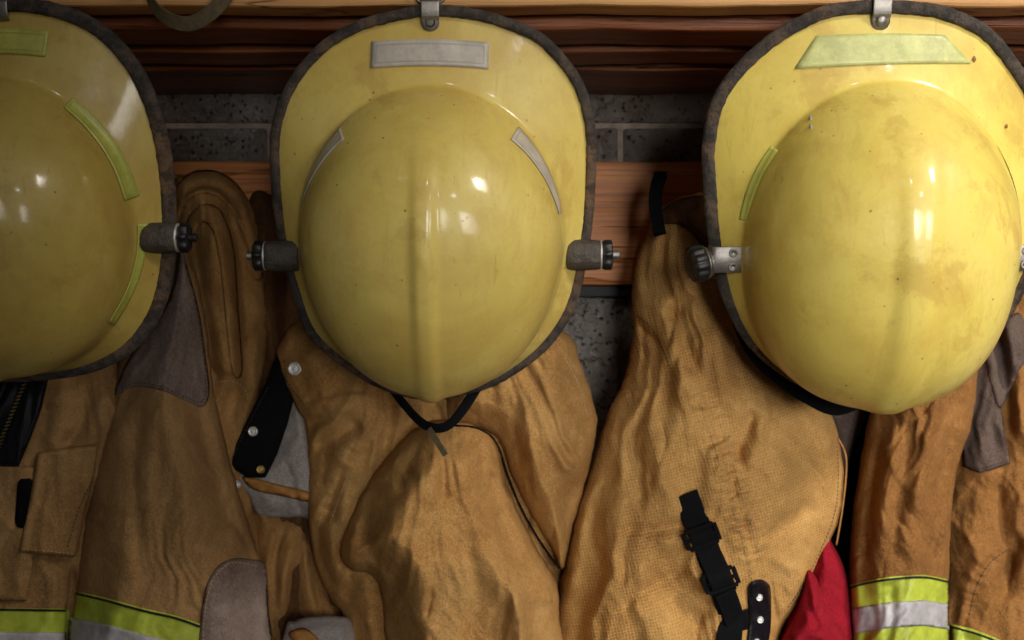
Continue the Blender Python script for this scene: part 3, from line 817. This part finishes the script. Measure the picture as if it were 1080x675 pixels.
_, yS = sheet('sleeve', [(118, 418), (128, 375), (155, 330), (178, 290), (192, 258), (207, 290), (217, 340), (224, 400), (234, 450), (246, 500), (258, 540), (270, 575), (279, 610), (284, 660), (288, 740), (66, 740), (73, 680), (79, 630), (86, 570), (96, 510), (106, 460)],
    M['coat1'], c1, .215, .070, 62,
    folds=[('r', [(130, 420), (122, 500), (112, 600)], 14, 4), ('v', [(150, 415), (142, 500), (150, 600)], 9, 4), ('r', [(185, 420), (195, 500), (200, 600)], 20, 4),
           ('v', [(205, 425), (225, 490), (245, 570)], 9, 4), ('v', [(165, 440), (168, 480), (160, 540)], 7, 2.5), ('v', [(240, 540), (262, 575), (270, 600)], 5, 4),
           ('R', [(214, 425), (236, 405), (256, 408), (262, 422)], 12, 2)],
    wr=[(4.0, 50, 95, 4.5), (.5, 14, 88, 5), (.15, 7, 20, 1.2)], rad=[(185, 60, 16, 3)], cr=(5, 95, 14, 40, 110, 2.0), seed=8, edge=1.2)
_, yP = sheet('suede_patch', [(190, 262), (200, 290), (210, 328), (217, 375), (221, 413), (214, 429), (199, 424), (171, 412), (142, 408), (121, 417), (127, 396), (135, 380), (155, 350), (171, 330), (183, 300)],
      M['suede'], c1, host=yS, th=.0022, R=3, off=.0014, smooth=True)
stitches([(206, 320), (214, 370), (217, 410), (212, 424), (198, 420), (171, 408), (143, 404), (127, 411)], yP, c1, M['darkthread'])
_, yP2 = sheet('suede_patch', [(211, 740), (209, 690), (211, 655), (217, 620), (229, 598), (246, 589), (264, 590), (279, 596), (283, 640), (286, 740)], M['suede'], c1, host=yS, th=.0025, R=4, off=.0016)
stitches([(214, 680), (216, 645), (223, 615), (234, 600), (248, 593), (275, 598)], yP2, c1, M['thread'])
stripe([(79, 623), (110, 630), (150, 641), (185, 649), (212, 658), (209, 740), (66, 740), (73, 680)], [(74, 651), (110, 658), (150, 669), (185, 677), (210, 686), (209, 720), (68, 712)],
       [(80, 626), (110, 633), (150, 644), (185, 652), (211, 661)], yS, c1)

# ------------------------------------------------------------ brown coat hung folded over its hook
c2 = thing('turnout_coat', 'brown faded sleeve hanging folded between the left and middle helmets', 'coat', at(230, 700, .27), 'firefighter coats hanging in a row')
_, yB = sheet('sleeve', [(182, 200), (196, 184), (218, 179), (240, 187), (256, 205), (268, 238), (275, 275), (280, 320), (281, 370), (274, 420), (268, 470), (270, 540), (285, 620), (290, 740), (200, 740), (190, 560), (186, 420), (182, 300)], M['hood'], c2, .275, .060, 45,
    folds=[('L', [(188, 222), (200, 205), (222, 200), (240, 212), (252, 240), (258, 290)], 10, 7), ('v', [(192, 205), (210, 195), (232, 198), (250, 215)], 4, 5),
           ('r', [(222, 215), (228, 270), (234, 350), (238, 420)], 15, 9), ('v', [(205, 240), (212, 300), (222, 370), (228, 430)], 8, 8), ('v', [(246, 240), (256, 310), (262, 390)], 7, 7),
           ('R', [(256, 360), (264, 352), (272, 350)], 8, 4), ('v', [(205, 360), (222, 390), (240, 400)], 5, 4)],
    wr=[(6, 45, 85, 3.5), (1.6, 15, 70, 2.5)], rad=[(220, 150, 9, 4.5)], cr=(5, 85, 14, 40, 110, 4), seed=21, edge=1.5)
sheet('collar', [(181, 205), (198, 184), (222, 179), (246, 190), (264, 215), (273, 248), (277, 290), (268, 292), (260, 255), (247, 226), (230, 208), (210, 204), (194, 218), (186, 240), (181, 228)], M['hood'], c2, host=yB, th=.0045, R=5, off=.0025, step=2.0)
sheet('folded_edge', [(196, 238), (204, 222), (216, 215), (230, 219), (240, 236), (248, 270), (252, 330), (256, 390), (246, 395), (238, 340), (232, 280), (224, 244), (212, 236), (202, 262), (206, 320), (200, 330), (195, 275)], M['hood'], c2, host=yB, th=.0045, R=6, off=.0015, step=2.0)
stitches([(194, 196), (212, 188), (234, 192), (250, 208), (262, 238)], yB, c2, M['darkthread'])
stitches([(224, 404), (244, 402), (258, 410), (262, 424)], yB, c2, M['thread'])

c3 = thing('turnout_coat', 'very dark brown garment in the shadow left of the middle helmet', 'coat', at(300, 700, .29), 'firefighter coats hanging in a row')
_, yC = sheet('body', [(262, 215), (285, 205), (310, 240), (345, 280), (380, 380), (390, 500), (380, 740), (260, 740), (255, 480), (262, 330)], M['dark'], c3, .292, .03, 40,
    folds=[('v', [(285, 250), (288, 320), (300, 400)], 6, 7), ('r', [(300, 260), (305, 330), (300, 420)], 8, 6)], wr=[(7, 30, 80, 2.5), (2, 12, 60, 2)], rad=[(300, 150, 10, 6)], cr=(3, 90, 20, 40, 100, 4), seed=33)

# ------------------------------------------------------------ middle coat
c4 = thing('turnout_coat', 'crumpled tan coat hanging under the middle helmet with a big loose fold', 'coat', at(460, 700, .2), 'firefighter coats hanging in a row')
_, yL = sheet('lining', [(246, 500), (262, 492), (290, 470), (306, 420), (330, 440), (345, 500), (340, 548), (318, 546), (298, 546), (272, 544), (262, 525), (250, 512)], M['liner'], c4, .255, .020, 22,
    folds=[('v', [(268, 505), (285, 520), (310, 530)], 5, 3), ('v', [(300, 490), (310, 515), (318, 545)], 4, 3)], wr=[(2.5, 22, 30, 2), (1, 9, 60, 1.5)], cr=(6, 40, 30, 20, 40, 2), seed=40, edge=1)
sheet('orange_binding', [(256, 502), (275, 506), (298, 512), (325, 519), (325, 529), (300, 524), (275, 519), (262, 513)], M['orange'], c4, host=yL, th=.003, R=4)
snap(250, 511, lambda a, b: np.full(np.shape(a), .234), c4, M['dullsteel'], 5.5)
_, yK = sheet('closure_strip', [(292, 372), (304, 380), (310, 420), (304, 445), (292, 480), (280, 504), (262, 504), (240, 491), (248, 470), (262, 440), (280, 405)], M['black'], c4, .236, .006, 6, wr=[(1.5, 20, 60, 2)], seed=41, smooth=False)
stitches([(283, 408), (266, 440), (252, 468), (245, 487)], yK, c4, M['darkthread'])
snap(267, 455, yK, c4, M['dullsteel'], 6.5)
snap(275, 495, yK, c4, M['brass'], 5.5)
_, yM = sheet('body', [(292, 378), (298, 356), (318, 338), (400, 320), (560, 325), (594, 352), (614, 388), (627, 430), (627, 462), (617, 510), (604, 555), (595, 591), (589, 628), (581, 665), (575, 740), (345, 740), (358, 690), (363, 655), (350, 634), (337, 610), (328, 575), (325, 535), (325, 490), (322, 450), (314, 432), (302, 408)],
    M['tan'], c4, .240, .048, 42,
    folds=[('r', [(318, 440), (345, 432), (385, 428)], 10, 7), ('v', [(330, 478), (352, 462), (385, 447)], 8, 5), ('r', [(350, 500), (365, 470), (400, 450)], 12, 5), ('v', [(340, 560), (352, 520), (372, 490)], 8, 4),
           ('L', [(318, 425), (335, 424), (365, 415), (400, 418)], 14, 6), ('p', [(385, 445), (368, 480), (352, 520), (340, 560)], 14, 2.2), ('v1', [(385, 445), (368, 480), (352, 520), (340, 560)], 1.6, 2),
           ('r', [(345, 540), (350, 580), (368, 625)], 9, 7), ('v', [(362, 545), (360, 580), (375, 640)], 8, 6), ('v', [(330, 545), (337, 585), (352, 625)], 6, 4)],
    wr=[(5, 60, 100, 2.4), (1.8, 20, 80, 2.2), (.5, 8, 30, 1.4)], rad=[(430, 330, 5.5, 8)], cr=(7, 115, 18, 35, 90, 3.2), seed=50, edge=1.3)
snap(311, 389, lambda a, b: yM(a, b)-.004, c4, M['dullsteel'], 9)
stitches([(377, 447), (360, 483), (345, 522), (336, 556)], yM, c4, M['thread']); stitches([(390, 449), (374, 484), (358, 524), (347, 556)], yM, c4, M['thread'])
stitches([(300, 380), (304, 404), (322, 428)], yM, c4, M['darkthread'])
_, yR = sheet('front_panel', [(596, 350), (614, 388), (628, 432), (628, 462), (617, 510), (604, 556), (594, 600), (582, 580), (565, 554), (551, 528), (539, 502), (531, 478), (522, 461), (507, 452), (482, 447), (470, 440), (480, 400), (540, 350)],
    M['tan'], c4, .195, .046, 30,
    folds=[('r', [(560, 400), (565, 470), (580, 540)], 16, 5), ('v', [(540, 420), (545, 470), (560, 520)], 9, 4), ('v', [(590, 400), (600, 440), (596, 500)], 9, 5), ('L', [(594, 360), (606, 385), (618, 420)], 7, 2.5),
           ('v', [(585, 395), (600, 388), (612, 400)], 6, 3), ('v', [(590, 460), (612, 452), (624, 455)], 7, 3)], wr=[(5, 55, 95, 2.6), (1.4, 16, 85, 2), (.4, 7, 20, 1.4)], rad=[(500, 300, 7, 7)], cr=(4, 80, 18, 35, 90, 2.8), seed=61, edge=1)
stitches([(588, 362), (600, 385), (612, 410), (620, 440)], yR, c4, M['thread'])
_, yZ = sheet('folded_sleeve', [(448, 446), (480, 442), (510, 452), (526, 470), (532, 500), (543, 530), (557, 560), (574, 592), (588, 618), (590, 650), (590, 740), (410, 740), (408, 690), (404, 650), (400, 618), (388, 606), (372, 602), (361, 594), (359, 578), (364, 560), (374, 535), (388, 508), (404, 486), (424, 464)],
    M['tan'], c4, .190, .085, 50,
    folds=[('r', [(455, 460), (440, 520), (430, 600), (440, 675)], 26, 6), ('v', [(400, 500), (385, 550), (395, 600)], 8, 3), ('L', [(360, 585), (378, 598), (400, 608), (412, 640)], 14, 6, (.02, .3)),
           ('v', [(520, 490), (528, 540), (545, 590)], 10, 5), ('r', [(500, 540), (520, 600), (560, 650)], 16, 5), ('v', [(510, 560), (530, 600), (548, 620)], 6, 3), ('v', [(470, 590), (500, 575), (525, 570)], 12, 3),
           ('v', [(545, 615), (530, 650), (535, 690)], 10, 5), ('p', [(462, 452), (490, 458), (515, 470)], 10, 2), ('v', [(440, 470), (425, 500), (420, 530)], 8, 2), ('v', [(500, 480), (510, 500), (505, 540)], 10, 3)],
    wr=[(6, 60, 110, 1.9), (2.0, 22, 70, 2), (.5, 8, 40, 1.4)], rad=[(470, 400, 5, 8)], cr=(5, 100, 25, 35, 100, 3.2), seed=77, edge=1.2)
stitches([(470, 452), (490, 456), (506, 466), (516, 478)], yZ, c4, M['thread'])
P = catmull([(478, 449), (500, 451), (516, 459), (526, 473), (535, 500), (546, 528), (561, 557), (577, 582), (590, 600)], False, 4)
ribbon('crease_shade', [at(p[0], p[1], min(float(yZ(np.array([p[0]]), np.array([p[1]]))[0]), float(yR(np.array([p[0]]), np.array([p[1]]))[0]))-.001) for p in P], .0021, .0018, M['black'], c4, side=Vector((.8, 0, .5)), n=1)  # black ribbon stands in for the shade down the crease, not a cord
_, yU = sheet('cuff', [(300, 665), (312, 655), (330, 650), (350, 650), (372, 660), (380, 740), (300, 740)], M['liner'], c4, .215, .02, 18, wr=[(3, 18, 30, 2)], seed=80, edge=1)
sheet('orange_binding', [(304, 668), (318, 662), (330, 668), (350, 690), (350, 700), (325, 682), (312, 678)], M['orange'], c4, host=yU, th=.003, R=4)

c5 = thing('turnout_coat', 'olive brown sleeve in shadow low between the left and middle coats', 'coat', at(300, 700, .25), 'firefighter coats hanging in a row')
sheet('sleeve', [(262, 530), (300, 535), (328, 548), (332, 590), (322, 620), (312, 660), (308, 740), (275, 740), (262, 640)], M['hood'], c5, .285, .040, 26,
      folds=[('v', [(296, 550), (290, 600), (292, 680)], 5, 3), ('r', [(310, 560), (300, 610), (302, 660)], 6, 5)], wr=[(5, 28, 85, 3), (1.5, 11, 70, 2)], seed=90, edge=1.2)
sheet('sleeve', [(318, 560), (332, 585), (346, 620), (360, 650), (366, 740), (318, 740), (322, 680), (312, 640), (310, 600)], M['hood'], c5, .27, .03, 22,
      folds=[('v', [(330, 600), (338, 640), (340, 690)], 4, 5)], wr=[(5, 24, 80, 2.5), (1.5, 10, 70, 2)], seed=95, edge=1.2)

# ------------------------------------------------------------ ripstop coat
c6 = thing('turnout_coat', 'light tan ripstop coat with black buckled strap and black hanging loop', 'coat', at(740, 700, .2), 'firefighter coats hanging in a row')
_, yE = sheet('body', [(684, 243), (690, 228), (704, 215), (724, 207), (750, 208), (790, 270), (840, 360), (872, 425), (884, 459), (890, 502), (887, 538), (876, 570), (858, 609), (838, 643), (822, 672), (812, 740), (572, 740), (580, 690), (585, 655), (596, 592), (607, 540), (624, 489), (641, 437), (658, 400), (665, 370), (668, 343), (666, 317), (668, 291), (674, 265)],
    M['rip'], c6, .215, .085, 75,
    folds=[('v', [(668, 335), (682, 352), (702, 372)], 5, 7, (.02, .4)), ('r', [(684, 300), (700, 340), (716, 390), (736, 440)], 14, 8), ('v', [(712, 320), (722, 350), (730, 400)], 8, 8), ('v', [(735, 315), (715, 322), (705, 340)], 8, 7),
           ('r', [(745, 340), (762, 400), (790, 450)], 14, 7), ('L', [(730, 370), (745, 430), (766, 490), (782, 545), (800, 610), (806, 700)], 22, 3.5, (.1, .05)), ('p', [(735, 380), (750, 440), (768, 495), (784, 550), (800, 610)], 15, 4.5),
           ('v1', [(735, 380), (750, 440), (768, 495), (784, 550), (800, 610), (808, 700)], 1.4, 2.5), ('R', [(641, 440), (655, 420), (690, 412), (730, 405)], 12, 2.2), ('p', [(641, 440), (655, 420), (690, 412), (730, 405)], 9, 1.6),
           ('v', [(650, 556), (690, 560), (735, 545)], 7, 4.5), ('v', [(735, 600), (715, 606), (680, 622), (650, 650)], 6, 3), ('r', [(690, 575), (720, 572), (745, 575)], 9, 4), ('v', [(800, 430), (785, 460), (775, 490)], 8, 6), ('r', [(815, 420), (800, 460), (790, 500)], 11, 5),
           ('v', [(805, 570), (840, 545), (865, 530)], 9, 5), ('v', [(800, 525), (835, 515), (870, 490)], 10, 3.5), ('v', [(700, 450), (690, 500), (670, 540)], 14, 2.5), ('r', [(640, 480), (625, 560), (610, 650)], 14, 4), ('v', [(745, 640), (735, 660), (735, 700)], 5, 4)],
    wr=[(6, 70, 110, 2.2), (2.2, 24, 60, 2), (.6, 9, 30, 1.5)], rad=[(700, 170, 8, 7)], cr=(9, 75, 35, 30, 90, 3.0), seed=104, edge=1.0)
stitches([(728, 378), (743, 438), (761, 493), (777, 548), (793, 610), (800, 690)], yE, c6, M['thread']); stitches([(742, 378), (757, 438), (775, 493), (791, 548), (807, 606)], yE, c6, M['thread'])
stitches([(642, 434), (656, 414), (690, 406), (728, 400)], yE, c6, M['thread'])
stitches([(668, 330), (690, 350), (712, 400)], yE, c6, M['darkthread'])
stitches([(883, 470), (884, 505), (881, 538), (870, 570), (852, 608), (830, 642)], yE, c6, M['darkthread'])
ribbon('hanging_loop', [at(696, 246, .150), at(693, 230, .165), at(691, 212, .180), at(693, 196, .190), at(697, 184, .205)], .0125, .006, M['black'], c6, side=Vector((1, -.25, .1)))
_, _ = sheet('collar', [(690, 238), (694, 226), (706, 215), (724, 208), (750, 209), (775, 240), (770, 272), (745, 262), (722, 240), (704, 236)], M['dark'], c6, host=yE, th=.004, R=5, off=.002)  # shade over the coat's top is put into this piece's dark brown colour
def hp(px, py, off): return at(px, py, float(yE(np.array([float(px)]), np.array([float(py)]))[0])-off)
sd = Vector((.94, 0, .34))
stp = ribbon('buckle_strap', [hp(723, 521, .0050), hp(731, 541, .005), hp(740, 563, .004), hp(748, 585, .003), hp(757, 606, .004), hp(764, 628, .003), hp(770, 650, .004), hp(768, 690, .005), hp(764, 740, .005)], .0235, .0026, M['black'], c6, side=sd)
ribbon('strap_tail', [hp(764, 625, .0075), hp(771, 642, .0080), hp(776, 655, .0085), hp(788, 653, .0080)], .020, .0025, M['black'], stp, side=[Vector((.94, 0, .34)), Vector((.9, 0, .4)), Vector((.5, 0, 1)), Vector((0, 0, 1))])
for (bx, by) in ((740, 566), (760, 612)):
    fr = []
    c = hp(bx, by, .0055); ax = Vector((.94, 0, .34)).normalized(); ay = Vector((-.34, 0, .94)).normalized()
    for s in (-1, 1):
        fr.append((c+ay*s*.0085, ax*.0145, ay*.0022, Vector((0, .0016, 0))))
        fr.append((c+ax*s*.0152, ax*.0022, ay*.0085, Vector((0, .0017, 0))))
    fr.append((c+Vector((0, -.0012, 0)), ax*.0140, ay*.0020, Vector((0, .0014, 0))))
    b = boxes_mesh('buckle', fr, M['black'], c6); md = b.modifiers.new('bevel', 'BEVEL'); md.width = .0011; md.segments = 3
ribbon('strap_fold', [hp(736, 552, .004), hp(740, 564, .0085), hp(745, 577, .006), hp(752, 592, .006), hp(760, 611, .0095), hp(765, 625, .006)], .0225, .0024, M['black'], stp, side=sd)
tab_, yT = sheet('leather_tab', [(789, 622), (793, 614), (802, 611), (810, 615), (813, 624), (813, 660), (809, 690), (806, 740), (783, 740), (787, 690), (790, 655)], M['blackleather'], c6, host=yE, th=.0035, R=4, off=.0035)
for (sx, sy) in ((800.5, 630), (801.5, 653.5), (798, 677)): snap(sx, sy, yT, tab_, M['dullsteel'], 4.4)

# ------------------------------------------------------------ red cloth
red, yF = sheet('red_cloth', [(866, 560), (880, 577), (891, 602), (897, 640), (901, 700), (902, 740), (790, 740), (815, 690), (835, 640), (850, 600)], M['red'], None, .215, .035, 26,
      folds=[('L', [(845, 610), (858, 622), (868, 645), (872, 665)], 12, 9, (.05, .2)), ('v', [(830, 665), (850, 668), (880, 690)], 6, 5), ('L', [(815, 668), (840, 664), (865, 672), (890, 682)], 10, 6)], wr=[(4, 32, 60, 2), (1, 12, 50, 2)], rad=[(900, 500, 5, 6)], cr=(3, 60, 30, 30, 70, 3), seed=120)
sheet('loose_fold', [(852, 600), (868, 622), (876, 648), (893, 672), (899, 700), (900, 740), (800, 740), (812, 700), (826, 672), (838, 650), (846, 625)], M['red'], red, .190, .030, 16,
      folds=[('L', [(812, 700), (835, 672), (862, 668), (892, 690)], 10, 6), ('v', [(850, 620), (856, 645), (866, 665)], 4, 5)], wr=[(4, 26, 60, 2)], seed=126)
tag(red, 'crumpled red cloth peeping out between two coats at the bottom', 'cloth')
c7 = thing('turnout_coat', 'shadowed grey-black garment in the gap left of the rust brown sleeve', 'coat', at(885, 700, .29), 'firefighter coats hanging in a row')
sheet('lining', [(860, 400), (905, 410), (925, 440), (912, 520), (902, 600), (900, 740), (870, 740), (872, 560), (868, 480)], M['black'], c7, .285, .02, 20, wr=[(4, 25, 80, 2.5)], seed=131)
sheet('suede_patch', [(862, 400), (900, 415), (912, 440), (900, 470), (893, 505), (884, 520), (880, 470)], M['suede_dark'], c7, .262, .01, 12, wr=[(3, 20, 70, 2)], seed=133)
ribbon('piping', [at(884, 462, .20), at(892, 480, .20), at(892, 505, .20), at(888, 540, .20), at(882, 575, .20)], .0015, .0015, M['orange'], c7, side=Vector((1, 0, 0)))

# ------------------------------------------------------------ rust brown coats at the right
c8 = thing('turnout_coat', 'rust brown coat at the right with lime and silver reflective cuff stripes', 'coat', at(950, 700, .25), 'firefighter coats hanging in a row')
_, yG = sheet('body', [(1000, 330), (1060, 300), (1150, 290), (1150, 740), (985, 740), (990, 600), (995, 450)], M['rust'], c8, .275, .045, 60,
    folds=[('r', [(1060, 320), (1072, 400), (1080, 480)], 10, 7), ('v', [(1050, 330), (1060, 400), (1068, 470)], 7, 6), ('r', [(1040, 510), (1020, 570), (1010, 640)], 16, 5), ('v', [(1080, 560), (1066, 590), (1062, 640)], 9, 9),
           ('L', [(1060, 575), (1040, 590), (1025, 615), (1016, 650), (1012, 690)], 16, 6), ('p', [(1060, 575), (1040, 590), (1025, 615), (1016, 650)], 10, 3), ('v', [(1052, 500), (1056, 545), (1064, 580)], 7, 7), ('r', [(1075, 500), (1080, 560), (1090, 600)], 9, 5)],
    wr=[(7, 45, 85, 3), (2, 16, 70, 2.2), (.5, 8, 30, 1.4)], rad=[(1050, 150, 12, 4.5)], cr=(6, 95, 20, 30, 90, 3.5), seed=140)
stitches([(1062, 580), (1044, 594), (1030, 618), (1022, 650)], yG, c8, M['darkthread'])
_, yGp = sheet('suede_patch', [(1024, 362), (1046, 372), (1054, 415), (1060, 455), (1065, 489), (1048, 495), (1033, 499), (1016, 492), (1012, 440)], M['suede_dark'], c8, host=yG, th=.003, R=4, off=.002, smooth=False)
stitches([(1024, 489), (1034, 494), (1058, 487)], yGp, c8, M['darkthread'])
sheet('collar', [(1038, 372), (1050, 350), (1075, 330), (1085, 370), (1072, 396), (1056, 430), (1048, 420)], M['suede_dark'], c8, host=yG, th=.004, R=5, off=.004)
_, yH = sheet('sleeve', [(917, 437), (925, 400), (960, 360), (1010, 340), (1030, 365), (1030, 406), (1024, 450), (1010, 492), (1004, 535), (1002, 575), (1001, 620), (1000, 680), (1000, 740), (902, 740), (898, 675), (895, 610), (899, 546), (906, 494)],
    M['rust'], c8, .225, .060, 44,
    folds=[('r', [(950, 440), (935, 500), (925, 590)], 9, 5), ('v', [(965, 440), (950, 510), (940, 600)], 8, 5), ('r', [(990, 420), (975, 500), (972, 600)], 11, 4), ('v', [(1005, 440), (992, 500), (990, 600)], 7, 4), ('v', [(928, 470), (918, 530), (912, 600)], 6, 4),
           ('v', [(935, 610), (940, 640), (936, 700)], 7, 5, (.1, .1))], wr=[(4, 34, 97, 5), (.9, 12, 92, 5), (.25, 7, 30, 1.4)], rad=[(970, 120, 20, 4)], cr=(5, 97, 9, 50, 120, 2.6), seed=150, edge=.8)
_, _ = stripe([(895, 617), (915, 612), (940, 608), (975, 606), (1001, 611), (1001, 740), (900, 740), (897, 675)], [(896, 642), (915, 639), (940, 635), (975, 633), (1001, 637), (1001, 664), (975, 660), (940, 662), (915, 666), (898, 669)],
       [(896, 620), (915, 615), (940, 611), (975, 609), (1001, 614)], yH, c8)
stripe([(1003, 658), (1025, 663), (1045, 670), (1070, 682), (1070, 740), (1003, 740)], [(1003, 685), (1025, 690), (1045, 697), (1070, 708), (1070, 730), (1003, 715)], [(1003, 661), (1025, 667), (1045, 674), (1070, 686)], yG, c8)
